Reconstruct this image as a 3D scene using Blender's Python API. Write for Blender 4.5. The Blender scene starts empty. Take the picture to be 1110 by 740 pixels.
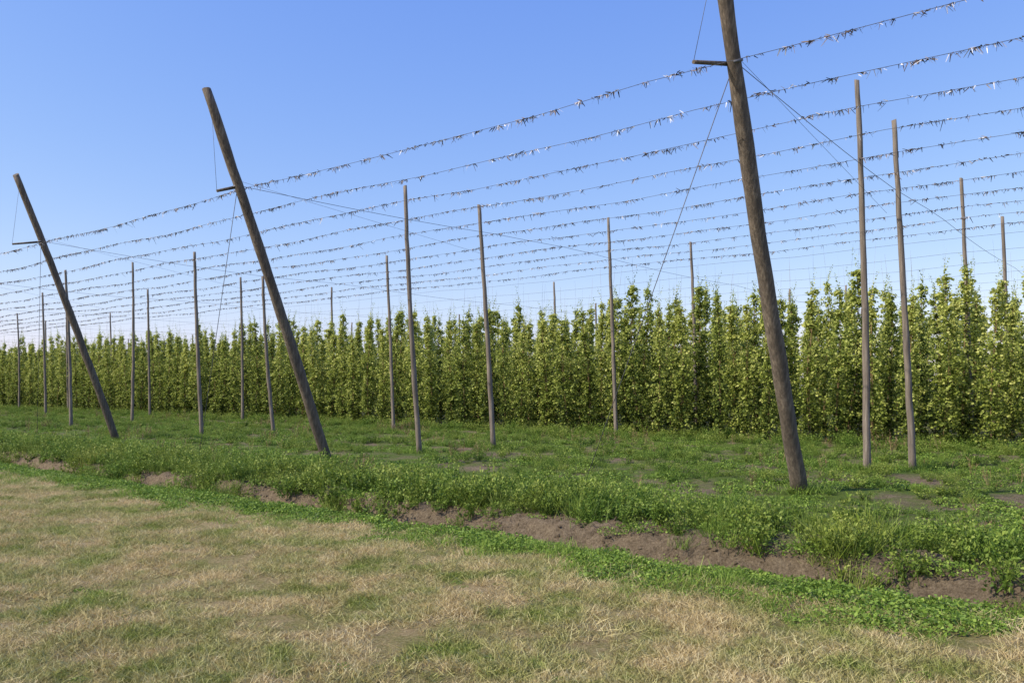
import bpy, math, random, bmesh
import numpy as np
from mathutils import Vector, noise, Matrix
random.seed(7); rng=np.random.default_rng(7)
scene=bpy.context.scene
QX,QY=0.632,0.775      # across-row direction ; along-row direction = (-QY,QX)
def W(q,p): return (QX*q-QY*p, QY*q+QX*p)
def sm(a,b,x):
    t=min(1,max(0,(x-a)/(b-a))); return t*t*(3-2*t)
def hgt(q,p):
    n=noise.noise(Vector((q*1.1,p*.7,3.3))); n2=noise.noise(Vector((q*.25,p*.16,9)))
    z=.012*n+.03*n2
    if q>6.5: 
        z+=-.11*sm(6.8,7.25,q)*(1-sm(7.3,7.5,q))
        z+=(.15+.05*n2)*sm(7.3,7.65,q+.25*noise.noise(Vector((q*.8,p*.8,31))))*(1-sm(9.0,10.2,q))
        z+=-.06*sm(9.5,10.5,q)*(1-sm(22,26,q))
        z+=sm(10.5,12,q)*(1-sm(60,70,q))*(-.035*math.cos(2*math.pi*(q-12.8)/3)+.03*noise.noise(Vector((q*2.5,p*2.5,1))))
        m_=sm(7.0,7.3,q)*(1-sm(11,12,q))
        if m_>0: z+=m_*(.06*noise.noise(Vector((q*4,p*4,5)))+.055*noise.noise(Vector((q*9,p*9,6)))*(1-sm(8.4,9,q)))
    return z

# ---------------------------------------------------------------- materials
def newmat(name):
    m=bpy.data.materials.new(name); m.use_nodes=True
    nt=m.node_tree; nt.nodes.clear()
    out=nt.nodes.new('ShaderNodeOutputMaterial')
    return m,nt,out
def N(nt,t,**k):
    n=nt.nodes.new(t)
    for a,b in k.items(): setattr(n,a,b)
    return n
def ramp(nt,fac,stops):
    r=N(nt,'ShaderNodeValToRGB'); e=r.color_ramp.elements
    while len(e)<len(stops): e.new(.5)
    for i,(p,c) in enumerate(stops):
        e[i].position=p; e[i].color=(*c,1) if len(c)==3 else c
    nt.links.new(fac,r.inputs[0]); return r.outputs[0]
def mixc(nt,f,a,b,mode='MIX'):
    m=N(nt,'ShaderNodeMixRGB',blend_type=mode)
    for s,v in ((m.inputs[0],f),(m.inputs[1],a),(m.inputs[2],b)):
        if isinstance(v,(int,float)): s.default_value=v
        elif isinstance(v,tuple): s.default_value=(*v,1)
        else: nt.links.new(v,s)
    return m.outputs[0]
def nz(nt,scale,detail=4,rough=.6,vec=None):
    n=N(nt,'ShaderNodeTexNoise'); n.inputs['Scale'].default_value=scale
    n.inputs['Detail'].default_value=detail; n.inputs['Roughness'].default_value=rough
    if vec is None:
        g=N(nt,'ShaderNodeNewGeometry'); vec=g.outputs['Position']
    nt.links.new(vec,n.inputs['Vector']); return n.outputs[0]
def mrange(nt,v,a,b,c=0,d=1):
    m=N(nt,'ShaderNodeMapRange'); m.inputs[1].default_value=a;m.inputs[2].default_value=b
    m.inputs[3].default_value=c;m.inputs[4].default_value=d
    nt.links.new(v,m.inputs[0]); return m.outputs[0]
def math_(nt,op,a,b):
    m=N(nt,'ShaderNodeMath',operation=op)
    for s,v in ((m.inputs[0],a),(m.inputs[1],b)):
        if isinstance(v,(int,float)): s.default_value=v
        else: nt.links.new(v,s)
    return m.outputs[0]

def leafmat(name,stops,transl=.35,patch=None,rough=.55):
    m,nt,out=newmat(name)
    a=N(nt,'ShaderNodeAttribute',attribute_name='tint')
    oi=N(nt,'ShaderNodeObjectInfo')
    f=math_(nt,'ADD',a.outputs['Fac'],math_(nt,'MULTIPLY',math_(nt,'SUBTRACT',oi.outputs['Random'],.5),.25))
    col=ramp(nt,f,stops)
    if patch:
        c2=ramp(nt,f,patch['stops'])
        pf=mrange(nt,nz(nt,patch['scale'],6,.75),patch['lo'],patch['hi'])
        col=mixc(nt,pf,col,c2)
    b=N(nt,'ShaderNodeBsdfPrincipled'); b.inputs['Roughness'].default_value=rough
    b.inputs['Specular IOR Level'].default_value=.22
    nt.links.new(col,b.inputs['Base Color'])
    t=N(nt,'ShaderNodeBsdfTranslucent'); nt.links.new(col,t.inputs['Color'])
    mx=N(nt,'ShaderNodeMixShader'); mx.inputs[0].default_value=transl
    nt.links.new(b.outputs[0],mx.inputs[1]); nt.links.new(t.outputs[0],mx.inputs[2])
    nt.links.new(mx.outputs[0],out.inputs[0]); return m

STRAW=[(0,(.34,.25,.10)),(.5,(.62,.48,.24)),(1,(.82,.71,.42))]
LGREEN=[(0,(.11,.15,.02)),(.5,(.24,.30,.05)),(1,(.46,.48,.15))]
m_lawn=leafmat('dry_grass_blades',STRAW,.25,dict(stops=LGREEN,scale=1.3,lo=.42,hi=.64))
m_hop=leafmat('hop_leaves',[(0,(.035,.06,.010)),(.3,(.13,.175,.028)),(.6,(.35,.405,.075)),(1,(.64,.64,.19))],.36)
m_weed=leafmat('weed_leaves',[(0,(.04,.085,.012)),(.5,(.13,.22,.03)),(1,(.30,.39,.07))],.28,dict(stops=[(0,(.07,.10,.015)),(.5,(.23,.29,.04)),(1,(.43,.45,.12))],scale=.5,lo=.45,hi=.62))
m_clov=leafmat('clover_leaves',[(0,(.09,.16,.02)),(.5,(.21,.32,.045)),(1,(.38,.48,.10))],.3)
m_dryweed=leafmat('dry_weed_stalks',[(0,(.14,.08,.04)),(.5,(.28,.18,.09)),(1,(.45,.33,.18))],.1)
m_scrap=leafmat('dried_bine_scraps',[(0,(.015,.015,.02)),(.5,(.05,.045,.05)),(.7,(.22,.14,.09)),(.88,(.5,.42,.36)),(1,(.8,.8,.85))],.1)

def woodmat(name,c1,c2,c3):
    m,nt,out=newmat(name)
    tc=N(nt,'ShaderNodeTexCoord')
    mp=N(nt,'ShaderNodeMapping'); mp.inputs['Scale'].default_value=(14,14,.7)
    nt.links.new(tc.outputs['Object'],mp.inputs[0])
    n1=nz(nt,2.2,8,.7,mp.outputs[0]); 
    mp2=N(nt,'ShaderNodeMapping'); mp2.inputs['Scale'].default_value=(3,3,.8)
    nt.links.new(tc.outputs['Object'],mp2.inputs[0]); n2=nz(nt,1.5,3,.5,mp2.outputs[0])
    c=ramp(nt,n1,[(.3,c1),(.5,c2),(.72,c3)])
    c=mixc(nt,mrange(nt,n2,.35,.7,0,.6),c,c1)
    b=N(nt,'ShaderNodeBsdfPrincipled'); b.inputs['Roughness'].default_value=.85
    nt.links.new(c,b.inputs['Base Color'])
    bp=N(nt,'ShaderNodeBump'); bp.inputs['Strength'].default_value=.7; bp.inputs['Distance'].default_value=.012
    nt.links.new(n1,bp.inputs['Height']); nt.links.new(bp.outputs[0],b.inputs['Normal'])
    nt.links.new(b.outputs[0],out.inputs[0]); return m
m_pole=woodmat('creosoted_pole_wood',(.05,.039,.029),(.145,.11,.08),(.33,.265,.195))
m_pole2=woodmat('weathered_pole_wood',(.09,.071,.055),(.22,.175,.135),(.40,.335,.265))
m,nt,out=newmat('galvanised_wire'); b=N(nt,'ShaderNodeBsdfPrincipled')
b.inputs['Metallic'].default_value=.4;b.inputs['Roughness'].default_value=.6
nt.links.new(ramp(nt,nz(nt,6),[(.3,(.09,.09,.11)),(.7,(.2,.2,.22))]),b.inputs['Base Color'])
nt.links.new(b.outputs[0],out.inputs[0]); m_wire=m

# ground
m,nt,out=newmat('field_ground')
g=N(nt,'ShaderNodeNewGeometry')
d=N(nt,'ShaderNodeVectorMath',operation='DOT_PRODUCT'); d.inputs[1].default_value=(QX,QY,0)
nt.links.new(g.outputs['Position'],d.inputs[0])
q0=d.outputs['Value']
q=math_(nt,'ADD',q0,math_(nt,'MULTIPLY',math_(nt,'SUBTRACT',nz(nt,1.1,3),.5),1.1))
fine=nz(nt,45,6,.8); med=nz(nt,9,8,.8); big=nz(nt,1.3,6,.75)
straw=ramp(nt,fine,[(.3,(.18,.13,.055)),(.5,(.42,.31,.155)),(.7,(.66,.53,.30))])
lg=ramp(nt,fine,[(.3,(.08,.10,.015)),(.5,(.19,.21,.045)),(.7,(.36,.35,.11))])
lawn=mixc(nt,mrange(nt,big,.42,.64),straw,lg)
soil=ramp(nt,med,[(.32,(.075,.052,.03)),(.5,(.22,.16,.10)),(.68,(.40,.31,.20))])
soil=mixc(nt,.45,soil,ramp(nt,fine,[(.38,(.045,.032,.018)),(.62,(.40,.31,.20))]))
green=ramp(nt,fine,[(.25,(.04,.06,.01)),(.55,(.12,.17,.03)),(.8,(.24,.28,.07))])
patchn=nz(nt,.55,6,.7)
inner=mixc(nt,mrange(nt,patchn,.40,.54),soil,green)
far=mixc(nt,mrange(nt,q0,24,27),inner,mixc(nt,.5,green,soil))
sm1=math_(nt,'MULTIPLY',mrange(nt,q,6.95,7.15),mrange(nt,q,8.2,7.8))
c=mixc(nt,sm1,far,soil)
c=mixc(nt,math_(nt,'MULTIPLY',mrange(nt,q,6.3,6.5),mrange(nt,q,7.15,6.95)),c,green)
c=mixc(nt,mrange(nt,q,6.6,6.2),c,lawn)
b=N(nt,'ShaderNodeBsdfPrincipled'); b.inputs['Roughness'].default_value=.95; b.inputs['Specular IOR Level'].default_value=.1
nt.links.new(c,b.inputs['Base Color'])
bp=N(nt,'ShaderNodeBump'); bp.inputs['Strength'].default_value=1; bp.inputs['Distance'].default_value=.06
nt.links.new(math_(nt,'ADD',med,math_(nt,'MULTIPLY',fine,.5)),bp.inputs['Height']); nt.links.new(bp.outputs[0],b.inputs['Normal'])
nt.links.new(b.outputs[0],out.inputs[0]); m_ground=m

# ---------------------------------------------------------------- mesh helpers
def link(o): scene.collection.objects.link(o); return o
def quadmesh(name,V,mats,tint=None,midx=None):
    V=np.asarray(V,dtype=np.float32).reshape(-1,4,3); n=len(V)
    me=bpy.data.meshes.new(name)
    me.vertices.add(n*4); me.vertices.foreach_set('co',V.ravel())
    me.loops.add(n*4); me.loops.foreach_set('vertex_index',np.arange(n*4,dtype=np.int32))
    me.polygons.add(n); me.polygons.foreach_set('loop_start',np.arange(0,n*4,4,dtype=np.int32))
    for mt in mats: me.materials.append(mt)
    if midx is not None: me.polygons.foreach_set('material_index',np.asarray(midx,dtype=np.int32))
    a=me.attributes.new('tint','FLOAT','FACE')
    a.data.foreach_set('value',(np.asarray(tint) if tint is not None else rng.random(n)).astype(np.float32))
    me.update(calc_edges=True); me.validate(); return me
def norm(v): return v/np.maximum(np.linalg.norm(v,axis=-1,keepdims=True),1e-6)
def leaves(C,D,size,wid=.42,fold=.15):
    C=np.asarray(C);D=norm(np.asarray(D)); n=len(C); size=np.broadcast_to(np.asarray(size),(n,))[:,None]
    r=norm(rng.normal(size=(n,3))+np.array([0,0,1.2])); S=norm(np.cross(D,r)); Nn=np.cross(S,D)
    b=C; t=C+D*size-Nn*size*fold; mid=C+D*size*.45+Nn*size*fold*.5
    return np.stack([b,mid+S*size*wid,t,mid-S*size*wid],1)
def strips(P0,P1,w):
    P0=np.asarray(P0,float);P1=np.asarray(P1,float);n=len(P0)
    d=norm(P1-P0); S=norm(np.cross(d,rng.normal(size=(n,3))))*np.broadcast_to(np.asarray(w),(n,))[:,None]
    return np.stack([P0-S,P0+S,P1+S*.4,P1-S*.4],1)

def coll(name,meshes):
    c=bpy.data.collections.new(name)
    for i,me in enumerate(meshes):
        o=bpy.data.objects.new(me.name,me); c.objects.link(o)
    return c
def gntree(c):
    ng=bpy.data.node_groups.new('scatter_'+c.name,'GeometryNodeTree'); ng.is_modifier=True
    ng.interface.new_socket('Geometry',in_out='INPUT',socket_type='NodeSocketGeometry')
    ng.interface.new_socket('Geometry',in_out='OUTPUT',socket_type='NodeSocketGeometry')
    gi=ng.nodes.new('NodeGroupInput');go=ng.nodes.new('NodeGroupOutput')
    ci=ng.nodes.new('GeometryNodeCollectionInfo'); ci.inputs['Collection'].default_value=c
    ci.inputs['Separate Children'].default_value=True; ci.inputs['Reset Children'].default_value=True
    ip=ng.nodes.new('GeometryNodeInstanceOnPoints'); ip.inputs['Pick Instance'].default_value=True
    def na(nm,t):
        a=ng.nodes.new('GeometryNodeInputNamedAttribute'); a.data_type=t; a.inputs['Name'].default_value=nm; return a.outputs['Attribute']
    L=ng.links.new
    L(gi.outputs[0],ip.inputs['Points']); L(ci.outputs[0],ip.inputs['Instance'])
    L(na('idx','INT'),ip.inputs['Instance Index']); L(na('rot','FLOAT_VECTOR'),ip.inputs['Rotation']); L(na('scl','FLOAT_VECTOR'),ip.inputs['Scale'])
    L(ip.outputs[0],go.inputs[0]); return ng
trees={}
def scatter(name,pts,rots,scls,c):
    me=bpy.data.meshes.new(name); n=len(pts)
    me.vertices.add(n); me.vertices.foreach_set('co',np.asarray(pts,np.float32).ravel())
    a=me.attributes.new('rot','FLOAT_VECTOR','POINT'); a.data.foreach_set('vector',np.asarray(rots,np.float32).ravel())
    a=me.attributes.new('scl','FLOAT_VECTOR','POINT'); a.data.foreach_set('vector',np.asarray(scls,np.float32).ravel())
    a=me.attributes.new('idx','INT','POINT'); a.data.foreach_set('value',rng.integers(0,len(c.objects),n).astype(np.int32))
    o=link(bpy.data.objects.new(name,me))
    if c.name not in trees: trees[c.name]=gntree(c)
    md=o.modifiers.new('scatter','NODES'); md.node_group=trees[c.name]; return o

# ---------------------------------------------------------------- ground sheet
qs=list(np.arange(-4,6.5,.2))+list(np.arange(6.5,8.8,.04))+list(np.arange(8.8,11,.1))+list(np.arange(11,30,.3))+list(np.arange(30,70,2.))+[80,110,160,250,400,700,1200,2500]
qs=[-900,-300,-100,-40,-15]+qs
ps=[-900,-300,-100,-40]+list(np.arange(-12,14,.06))+list(np.arange(14,26,.12))+list(np.arange(26,60,.5))+list(np.arange(60,130,3.))+[140,180,250,400,700,1200,2500]
verts=[(*W(q_,p_),hgt(q_,p_) if -60<q_<80 and -40<p_<180 else 0) for q_ in qs for p_ in ps]
np_=len(ps); faces=[(i*np_+j,i*np_+j+1,(i+1)*np_+j+1,(i+1)*np_+j) for i in range(len(qs)-1) for j in range(np_-1)]
me=bpy.data.meshes.new('field_ground'); me.from_pydata(verts,[],faces); me.materials.append(m_ground)
me.polygons.foreach_set('use_smooth',[True]*len(faces)); 
go=link(bpy.data.objects.new('field_ground',me))
if me.polygons[0].normal.z<0: me.flip_normals()

# ---------------------------------------------------------------- hop plants
def hop_mesh(i):
    H=random.uniform(4.25,5.2); ph=random.uniform(0,6.28); amp=random.uniform(.03,.10)
    def axis(z): return np.stack([amp*np.sin(z*1.1+ph),amp*np.cos(z*.9+ph),z],-1)
    def R(z):
        t=z/H; return (.25+.15*np.clip(z/1.4,0,1))*(1-.70*np.clip((t-.55)/.45,0,1)**1.2)
    C=[];D=[];S=[];T=[]
    nl=195
    zl=np.sort(rng.uniform(.1,H,nl)); lump=.78+.45*np.sin(zl*random.uniform(2.4,4.5)+ph)*rng.random(nl)
    for z,lm in zip(zl,lump):
        a=rng.uniform(0,6.283); L=R(z)*rng.uniform(.6,1.4)*lm
        k=rng.integers(10,18); u=rng.random(k)**.7
        base=axis(np.full(k,z)); dirv=np.array([math.cos(a),math.sin(a),0])
        pts=base+dirv*(u*L)[:,None]; pts[:,2]+= .10*u-.34*(u**2)*L/.4*rng.uniform(.2,1.2)
        pts+=rng.normal(scale=.03,size=(k,3))
        C.append(pts); D.append(dirv*.6+rng.normal(size=(k,3))*.7+np.array([0,0,-.5]))
        S.append(rng.uniform(.045,.095,k)); T.append(np.clip(.14+.5*u+rng.normal(scale=.17,size=k)+.5*(z/H-.42)+rng.normal(scale=.10),0,1))  # tint paints in shade at core and base, sunlit yellow-green at top
    for s in range(random.randint(1,3)):
        k=34; u=np.linspace(0,1,k); ln=random.uniform(.35,1.0); a=random.uniform(0,6.28)
        b=axis(np.full(k,H*.97)); b[:,2]+=u*ln; b[:,0]+=math.cos(a)*u**2*.18; b[:,1]+=math.sin(a)*u**2*.18
        C.append(b+rng.normal(scale=.02,size=(k,3))); D.append(rng.normal(size=(k,3))); S.append(rng.uniform(.04,.085,k)*(1.1-.6*u)); T.append(rng.uniform(.4,.95,k))
    C=np.concatenate(C);D=np.concatenate(D);S=np.concatenate(S);T=np.concatenate(T)
    C[:,2]=np.maximum(C[:,2],.05)
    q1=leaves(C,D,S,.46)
    z=np.linspace(0,H,12); A=axis(z)
    q2=np.concatenate([strips(A[:-1]+o,A[1:]+o,.012) for o in (np.array([0,0,0]),np.array([.03,.02,0]),np.array([-.02,.03,0]))])
    z=np.linspace(H,5.95,3); A=axis(z); q2=np.concatenate([q2,strips(A[:-1],A[1:],.003)])
    V=np.concatenate([q1,q2]); 
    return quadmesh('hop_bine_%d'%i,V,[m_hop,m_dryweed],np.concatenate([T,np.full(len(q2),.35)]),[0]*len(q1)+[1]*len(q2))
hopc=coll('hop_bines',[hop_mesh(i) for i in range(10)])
for q_ in (25.3,26.3,27.3,30.0,31.0,34,37,41,46,53,62,70):
    pts=[];rt=[];sc=[]
    p_=-14.+random.random(); pend=min(2.9*q_+25,185)
    while p_<pend:
        if random.random()>.015:
            x,y=W(q_+random.gauss(0,.09),p_+random.gauss(0,.10)); z=hgt(q_,p_)-.02
            pts.append((x,y,z)); rt.append((random.gauss(0,.02),random.gauss(0,.02),random.uniform(0,6.28)))
            w=random.uniform(.85,1.25); sc.append((w,w,random.uniform(.9,1.1)))
        p_+=1.0
    scatter('hop_plant_row',pts,rt,sc,hopc)

# ---------------------------------------------------------------- weeds, clover, lawn
def weed_mesh(i):
    C=[];D=[];S=[];T=[];st0=[];st1=[]
    H=random.uniform(.2,.36)
    for s in range(random.randint(12,17)):
        a=random.uniform(0,6.28); sp=random.uniform(.05,.24); h=H*random.uniform(.6,1.15); k=18
        u=rng.uniform(.1,1,k); x=math.cos(a)*sp; y=math.sin(a)*sp; bx,by=rng.normal(scale=.06,size=2)
        P=np.stack([bx+x*u,by+y*u,h*u],-1)+rng.normal(scale=.014,size=(k,3)); P[:,2]=np.abs(P[:,2])
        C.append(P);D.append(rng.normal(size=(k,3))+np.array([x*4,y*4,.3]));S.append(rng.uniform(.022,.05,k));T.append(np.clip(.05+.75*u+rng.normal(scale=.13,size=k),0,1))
        st0.append((bx,by,0));st1.append((bx+x,by+y,h))
    C=np.concatenate(C);D=np.concatenate(D);S=np.concatenate(S);T=np.concatenate(T)
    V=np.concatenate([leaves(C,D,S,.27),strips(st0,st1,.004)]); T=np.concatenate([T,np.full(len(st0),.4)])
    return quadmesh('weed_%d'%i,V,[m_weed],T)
def blades(n,R,h0,h1,w,lean=.5,sq=False):
    if sq: b=np.c_[rng.uniform(-R,R,(n,2)),np.zeros(n)]
    else: b=np.c_[rng.normal(scale=R*.5,size=(n,2)),np.zeros(n)]
    h=rng.uniform(h0,h1,n); l=rng.normal(scale=lean,size=(n,2))*h[:,None]
    t=b+np.c_[l,h]; return strips(b,t,w)
def tuft_mesh(i,mat,nm='grass_tuft',n=110,h=(.08,.28)):
    V=blades(n,.18,h[0],h[1],.003,.55); return quadmesh('%s_%d'%(nm,i),V,[mat],rng.uniform(.1,.9,len(V)))
def clover_mesh(i):
    n=190; r=.17*np.sqrt(rng.random(n)); a=rng.uniform(0,6.28,n)
    C=np.c_[r*np.cos(a),r*np.sin(a),rng.uniform(.01,.075,n)*(1.3-r/.2)]
    D=np.c_[np.cos(a),np.sin(a),np.zeros(n)]+rng.normal(size=(n,3))*np.array([.8,.8,.35])
    return quadmesh('clover_%d'%i,leaves(C,D,rng.uniform(.014,.034,n),.4,.08),[m_clov],np.clip(rng.normal(.45,.27,n),0,1))
def stalk_mesh(i):
    P0=[];P1=[]
    for s in range(7):
        a=random.uniform(0,6.28); x,y=math.cos(a)*.05,math.sin(a)*.05; h=random.uniform(.25,.6)
        P0.append((x,y,0)); t=(x*3,y*3,h); P1.append(t)
        for k in range(6):
            f=random.uniform(.4,1); b=(x+(t[0]-x)*f,y+(t[1]-y)*f,h*f); P0.append(b); P1.append((b[0]+random.gauss(0,.04),b[1]+random.gauss(0,.04),b[2]+random.uniform(.02,.1)))
    return quadmesh('dry_stalk_%d'%i,strips(P0,P1,.005),[m_dryweed])
def lawn_mesh(i):
    V=np.concatenate([blades(1000,.27,.012,.045,.0022,1.1,True),blades(60,.27,.04,.08,.002,.6,True)])
    return quadmesh('lawn_patch_%d'%i,V,[m_lawn],np.clip(rng.normal(.5,.3,len(V)),0,1))
weedc=coll('weeds',[weed_mesh(i) for i in range(7)]+[tuft_mesh(i,m_weed) for i in range(2)])
clovc=coll('clovers',[clover_mesh(i) for i in range(5)])
dryc=coll('dry_stalks',[stalk_mesh(i) for i in range(4)])
lawnc=coll('lawn_patches',[lawn_mesh(i) for i in range(5)])
tuftc=coll('pole_tufts',[tuft_mesh(i+5,m_clov,'green_tuft',90,(.03,.11)) for i in range(3)])

def fill(name,c,q0,q1,p0,p1,dens,prob,smin,smax,tilt=.08,szf=None):
    n=int((q1-q0)*(p1-p0)*dens); pts=[];rt=[];sc=[]
    for _ in range(n):
        q_=random.uniform(q0,q1);p_=random.uniform(p0,p1)
        pr=prob(q_,p_)
        if random.random()>pr: continue
        pts.append((*W(q_,p_),hgt(q_,p_)-.005)); rt.append((random.gauss(0,tilt),random.gauss(0,tilt),random.uniform(0,6.28)))
        s=random.uniform(smin,smax)*(.6+.4*min(1,pr))
        zf=szf(q_,p_) if szf else 1
        sc.append((s,s,s*random.uniform(.8,1.25)*zf))
    return scatter(name,pts,rt,sc,c)
ns=lambda q,p,s,o=0: noise.noise(Vector((q*s,p*s,o)))
fill('dry_lawn_grass',lawnc,-1,6.9,-9,34,8,lambda q,p: 1-sm(6.2,6.9,q+.5*ns(q,p,1.2,4)),.8,1.2,.02)
fill('clover_strip',clovc,5.3,7.7,-9,60,60,lambda q,p: sm(5.8,6.65,q+1.0*ns(q,p,.9,4)+.5*ns(q,p,3,14))*(1-sm(6.9,7.3,q+.8*ns(q,p,.8,8)+.4*ns(q,p,3,18)))*1.25,.45,1.25)
fill('strip_grass',tuftc,5.6,7.3,-9,40,16,lambda q,p: .6*sm(-.2,.3,ns(q,p,1.,44)),.6,1.5)
fill('lawn_clover_patches',clovc,2,6.3,-6,25,18,lambda q,p: .55*sm(.08,.4,ns(q,p,.9,2))+.05,.2,.5)
fill('weed_bank',weedc,6.95,10.4,-9,95,21,lambda q,p: sm(7.3,7.7,q+.6*ns(q,p,.6,4)+.38*sm(2,13,p))*(1-sm(9.5,10.3,q+.9*ns(q,p,.4,6)))*(.98+.5*ns(q,p,.8,7)),.55,1.25,.08,lambda q,p:1.1-.5*sm(8.6,9.8,q))
fill('bank_clover',clovc,7.5,10.8,-9,50,16,lambda q,p: .6,.6,1.4)
fill('field_weeds',weedc,10.2,24.5,-12,120,9,lambda q,p: max(.14,(.55+.3*math.cos(2*math.pi*(q-14.3)/3))*sm(-.4,.08,ns(q,p,.35,11)+.3*ns(q,p,1.2,3)+.12*sm(8,30,p))+.07),.4,1.15,.08,lambda q,p:.5+.4*sm(12.5,15,q))
fill('field_low_growth',clovc,10.4,24,-12,60,10,lambda q,p: .7*sm(-.3,.2,ns(q,p,.5,15)),.8,1.8)
fill('hop_foot_weeds',weedc,23.6,26.6,-14,110,6,lambda q,p: .8,.7,1.5)
fill('dry_weed_stalks',dryc,7.6,24,-8,60,2.6,lambda q,p: .8*sm(-.05,.35,ns(q,p,.4,21)),.35,.9)

def clod_mesh(i):
    bm=bmesh.new(); bmesh.ops.create_icosphere(bm,subdivisions=2,radius=.04)
    for v in bm.verts: v.co*=1+.5*noise.noise(v.co*28+Vector((i*5,0,0))); v.co.z*=.7
    me=bpy.data.meshes.new('soil_clod_%d'%i); bm.to_mesh(me); me.materials.append(m_ground); return me
clodc=coll('soil_clods',[clod_mesh(i) for i in range(5)])
fill('soil_clods',clodc,6.95,8.4,-9,22,120,lambda q,p: sm(6.95,7.2,q),.1,.65,.6)
fill('soil_clods',clodc,8.4,24,-9,30,12,lambda q,p: .4,.15,.8,.6)

# ---------------------------------------------------------------- poles
def tube(bm,pts,rads,seg=14,cap=True,rough=.0,seed=0,cut=0):
    pts=[Vector(p) for p in pts]; rings=[]
    for i,p in enumerate(pts):
        d=(pts[min(i+1,len(pts)-1)]-pts[max(i-1,0)]).normalized()
        up=Vector((0,0,1)) if abs(d.z)<.9 else Vector((1,0,0))
        a=d.cross(up).normalized(); b=d.cross(a)
        ring=[]
        for k in range(seg):
            t=2*math.pi*k/seg; rr=rads[i]*(1+rough*noise.noise(Vector((math.cos(t)*1.5+seed,math.sin(t)*1.5,i*.35))))
            off=(a*math.cos(t)+b*math.sin(t))*rr
            if cut and i==len(pts)-1: off=off+d*cut*math.cos(t+seed)*rads[i]
            ring.append(bm.verts.new(p+off))
        rings.append(ring)
    for r0,r1 in zip(rings,rings[1:]):
        for k in range(seg): bm.faces.new((r0[k],r0[(k+1)%seg],r1[(k+1)%seg],r1[k])).smooth=True
    if cap: bm.faces.new(rings[-1]); bm.faces.new(list(reversed(rings[0])))
def obj_tubes(name,specs,mat,**k):
    bm=bmesh.new()
    for pts,r in specs: tube(bm,pts,r,**k)
    bmesh.ops.recalc_face_normals(bm,faces=bm.faces)
    me=bpy.data.meshes.new(name); bm.to_mesh(me); bm.free(); me.materials.append(mat)
    return bpy.data.objects.new(name,me)
def pole(base,top,r0,r1,mat,name,seed,bow=.04):
    b=Vector(base);t=Vector(top); n=26
    bow*=random.uniform(-1,1); bw2=random.uniform(-.02,.02)
    pts=[(t-b)*(i/n)+Vector((bow,bw2,0))*math.sin(math.pi*i/n)+Vector((.016*noise.noise(Vector((i*.5,seed,0))),.016*noise.noise(Vector((seed,i*.5,2))),0)) for i in range(n+1)]
    pts[0]=pts[0]-(t-b).normalized()*.3
    rads=[r0+(r1-r0)*i/n+ (r0*.12 if i==0 else 0) for i in range(n+1)]
    o=obj_tubes(name,[(pts,rads)],mat,rough=.16,seed=seed,cut=.35); o.location=b
    return link(o)
def lerp(a,b,t): return a+(b-a)*t
ZW=6.0
basepts=[]
lean=[ (4.68,13.5,3.15,7.85,.128,.10),(-4.13,18.6,2.96,7.5,.118,.09),(-13.1,27.5,3.05,8.1,.12,.09)]
for p_ in (39,50.5,62,73.5,85): lean.append((*W(12.9,p_),3.0,7.8,.13,.095))
lean.append((*W(12.9,-7),3.0,7.8,.135,.10))
heads=[]
for i,(x,y,L,H,r0,r1) in enumerate(lean):
    qq=x*QX+y*QY; pp=-x*QY+y*QX
    z0=hgt(qq,pp)
    b=Vector((x,y,z0)); t=Vector((x-QX*L,y-QY*L,H))
    o=pole(b,t,r0,r1,m_pole,'leaning_anchor_pole',i*3.1,.05); basepts.append((x,y))
    tt=(6.2 if i!=1 else 5.75)/H; a=b.lerp(t,tt)-b; outd=Vector((-QX,-QY,0))
    side=Vector((-QY,QX,0))*(r0*1.0)
    Ls=.72 if i!=1 else .38
    tip=a+outd*Ls+Vector((0,0,-.16))+side*(2.1 if i!=1 else 1.2); inn=a+outd*-.06+side*.6
    arm=obj_tubes('outrigger_arm',[([inn,tip],[.034,.028])],m_pole,seg=8); arm.parent=o; link(arm)
    top_l=(t-b)*.965
    br=obj_tubes('arm_brace_wire',[([top_l,tip],[.004,.004])],m_wire,seg=5); br.parent=o; link(br)
    dd=(t-b).normalized()
    col=obj_tubes('steel_band',[([a-dd*.02,a+dd*.02],[lerp(r0,r1,tt)*1.05]*2)],m_wire,seg=16); col.parent=o; link(col)
    heads.append((b+a,b+tip,qq,pp))
def wire(name,pts,r=.006,seg=5):
    o=obj_tubes(name,[(pts,[r]*len(pts))],m_wire,seg=seg); return link(o)
for (h,tip,qq,pp) in heads:
    gx,gy=W(qq-1.1,pp+3.5); wire('guy_wire',[h,(gx,gy,hgt(qq-1.1,pp+3.5)-.05)],.007)
    pts=[]
    for k in range(0,40):
        s=k*1.6; sag=-.10*math.sin(math.pi*((s%12.)/12.))
        pts.append((h.x+QX*s,h.y+QY*s,lerp(h.z,ZW,min(1,s/8))+sag))
    wire('cross_cable',pts,.0055)
    wire('tie_wire',[h+Vector((0,0,.1)),(h.x+QX*7.5,h.y+QY*7.5,5.3)],.003)

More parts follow.
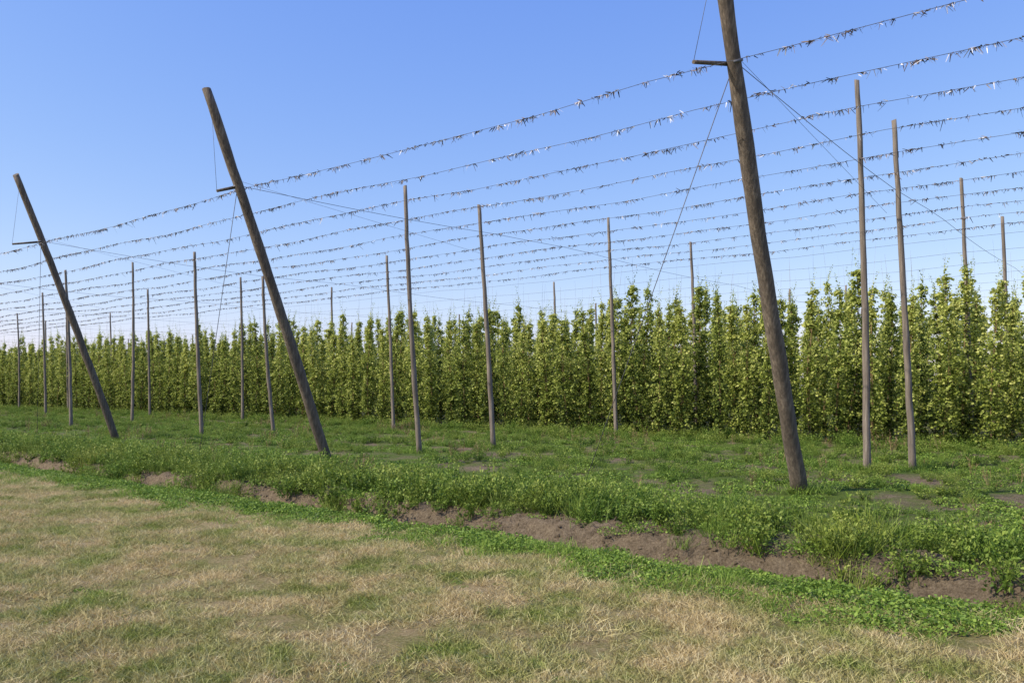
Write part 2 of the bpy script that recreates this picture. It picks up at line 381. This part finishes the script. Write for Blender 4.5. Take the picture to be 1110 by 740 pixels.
up=[(-2.47,22.2,7.0,-.37),(-.52,23.2,6.75,-.41),(7.23,16.9,7.9,-.22),(8.45,17.5,7.3,-.39),(3.64,29,7.6,-.26),(13.7,24.75,7.9,-.27),
(-11.1,29.7,6.5,-.26),(-8.9,31,5.8,-.4),(-4.7,33,6.9,-.3),(-18.3,40,7.7,0),(-18.8,35.4,6.65,-.2),(-27.8,49.5,7.3,-.2),(16.2,27,7.2,-.25),
(7.,31.6,7.2,-.2),(-13.3,41,7.1,-.1),(-9.9,46,7.2,-.1),(-20.5,47,7.2,-.1),(2.4,43.5,7.2,-.2),(18.3,45,7.2,-.2),(-36.8,62,7.2,-.2),(-31,58,7.2,-.1)]
for p_ in (62,73.5,85,97): 
    for qv in (16.5,29): up.append((*W(qv,p_),7.2,random.uniform(-.3,.1)))
for p_ in (4.5,16,27.5,39,50.5,62,73.5,85,97,110):
    for qv in (42,55): up.append((*W(qv+random.gauss(0,.3),p_),6.7,random.uniform(-.3,.1)))
for qv in (17,28): up.append((*W(qv,-7),7.3,-.2))
for i,(x,y,H,dx) in enumerate(up):
    z0=hgt(x*QX+y*QY,-x*QY+y*QX)
    pole((x,y,z0),(x+dx,y+random.gauss(0,.08),H),.074,.048,m_pole2,'upright_trellis_pole',i*1.7+40,.06)
    if x*QX+y*QY<24: basepts.append((x,y))
pts=[];rt=[];sc=[]
for x,y in basepts:
    for k in range(9):
        a,b_=x+random.gauss(0,.16),y+random.gauss(0,.12)
        pts.append((a,b_,hgt(a*QX+b_*QY,-a*QY+b_*QX)));rt.append((0,0,random.uniform(0,6)));s=random.uniform(.8,1.8);sc.append((s,s,s))
scatter('pole_foot_grass',pts,rt,sc,tuftc)

# ---------------------------------------------------------------- trellis wires with scraps
q_=10.4; k=0
while q_<75:
    step=2.; P=[]; p_=-18.; pend=min(190,3*q_+70)
    def wz(p): return ZW-.07*math.sin(math.pi*((p-4.5)/11.5))**2+.02*math.sin(p*1.3+k)
    while p_<pend: P.append((*W(q_,p_),wz(p_))); p_+=step
    bm=bmesh.new(); tube(bm,P,[.004]*len(P),seg=4,cap=False)
    me=bpy.data.meshes.new('t'); bm.to_mesh(me); bm.free()
    Vw=[]
    for f in me.polygons: Vw.append([tuple(me.vertices[v].co) for v in f.vertices])
    bpy.data.meshes.remove(me)
    P0=[];P1=[];Wd=[]
    if q_<25.5: 
        p_=-18.
        while p_<pend:
            p_+=random.choice([.1,.16,.22,.28,.45])*random.uniform(.8,1.2)
            m_=random.randint(6,16); cw=random.uniform(.03,.11); big=random.random()<.15
            for j in range(m_):
                pp=p_+random.gauss(0,cw); x,y=W(q_+random.gauss(0,.01),pp); z=wz(pp)+random.gauss(0,.008)
                L=random.uniform(.035,.12)*(1.8 if big and j<3 else 1)
                if random.random()<.4: dv=Vector((-QY*random.choice((-1,1)),QX*.8,random.gauss(0,.35))).normalized()*L*.8
                else: dv=Vector((random.gauss(0,.5),random.gauss(0,.5),-random.uniform(.3,1.1))).normalized()*L
                P0.append((x,y,z));P1.append((x+dv.x,y+dv.y,z+dv.z));Wd.append(random.uniform(.003,.012))
    Vs=strips(P0,P1,Wd) if P0 else np.zeros((0,4,3))
    V=np.concatenate([np.array(Vw),Vs])
    me=quadmesh('trellis_wire',V,[m_wire,m_scrap],np.concatenate([np.full(len(Vw),.5),np.clip(rng.random(len(Vs)),0,1)]) ,[0]*len(Vw)+[1]*len(Vs))
    link(bpy.data.objects.new('trellis_wire',me))
    q_+=1.5 if q_<26 else 3.; k+=1

# ---------------------------------------------------------------- light, sky, camera
sd=Vector((-.94,-.33,0)).normalized(); el=math.radians(41)
sdir=Vector((sd.x*math.cos(el),sd.y*math.cos(el),math.sin(el)))
L=bpy.data.lights.new('sun','SUN'); L.energy=5.0; L.angle=math.radians(.5); L.color=(1,.93,.80)
lo=link(bpy.data.objects.new('sun',L)); lo.rotation_euler=(-sdir).to_track_quat('-Z','Y').to_euler()
w=bpy.data.worlds.new('World'); scene.world=w; w.use_nodes=True; nt=w.node_tree; nt.nodes.clear()
s=nt.nodes.new('ShaderNodeTexSky'); s.sky_type='NISHITA'; s.sun_disc=False; s.sun_elevation=el; s.sun_rotation=math.atan2(sd.x,sd.y)
s.air_density=1.0; s.dust_density=.5; s.ozone_density=2.3
sep=nt.nodes.new('ShaderNodeSeparateColor'); nt.links.new(s.outputs[0],sep.inputs[0])
comb=nt.nodes.new('ShaderNodeCombineColor'); ST=.13
for k_,(a_,g_) in enumerate(((1.36,1.04),(1.10,.81),(1.12,.30))):
    x_=math_(nt,'MULTIPLY',sep.outputs[k_],ST); x_=math_(nt,'POWER',x_,g_); x_=math_(nt,'MULTIPLY',x_,a_/ST)
    nt.links.new(x_,comb.inputs[k_])
bg=nt.nodes.new('ShaderNodeBackground'); bg.inputs[1].default_value=ST
ow=nt.nodes.new('ShaderNodeOutputWorld'); nt.links.new(comb.outputs[0],bg.inputs[0]); nt.links.new(bg.outputs[0],ow.inputs[0])
cam=bpy.data.cameras.new('camera'); cam.sensor_width=36; cam.lens=36*900/1110; cam.shift_y=50/1110; cam.clip_end=5000; cam.clip_start=.05
co=link(bpy.data.objects.new('camera',cam)); co.location=(0,0,1.65); co.rotation_euler=(math.radians(90),0,0)
scene.camera=co
scene.view_settings.view_transform='Standard'; scene.view_settings.look='None'; scene.view_settings.exposure=0
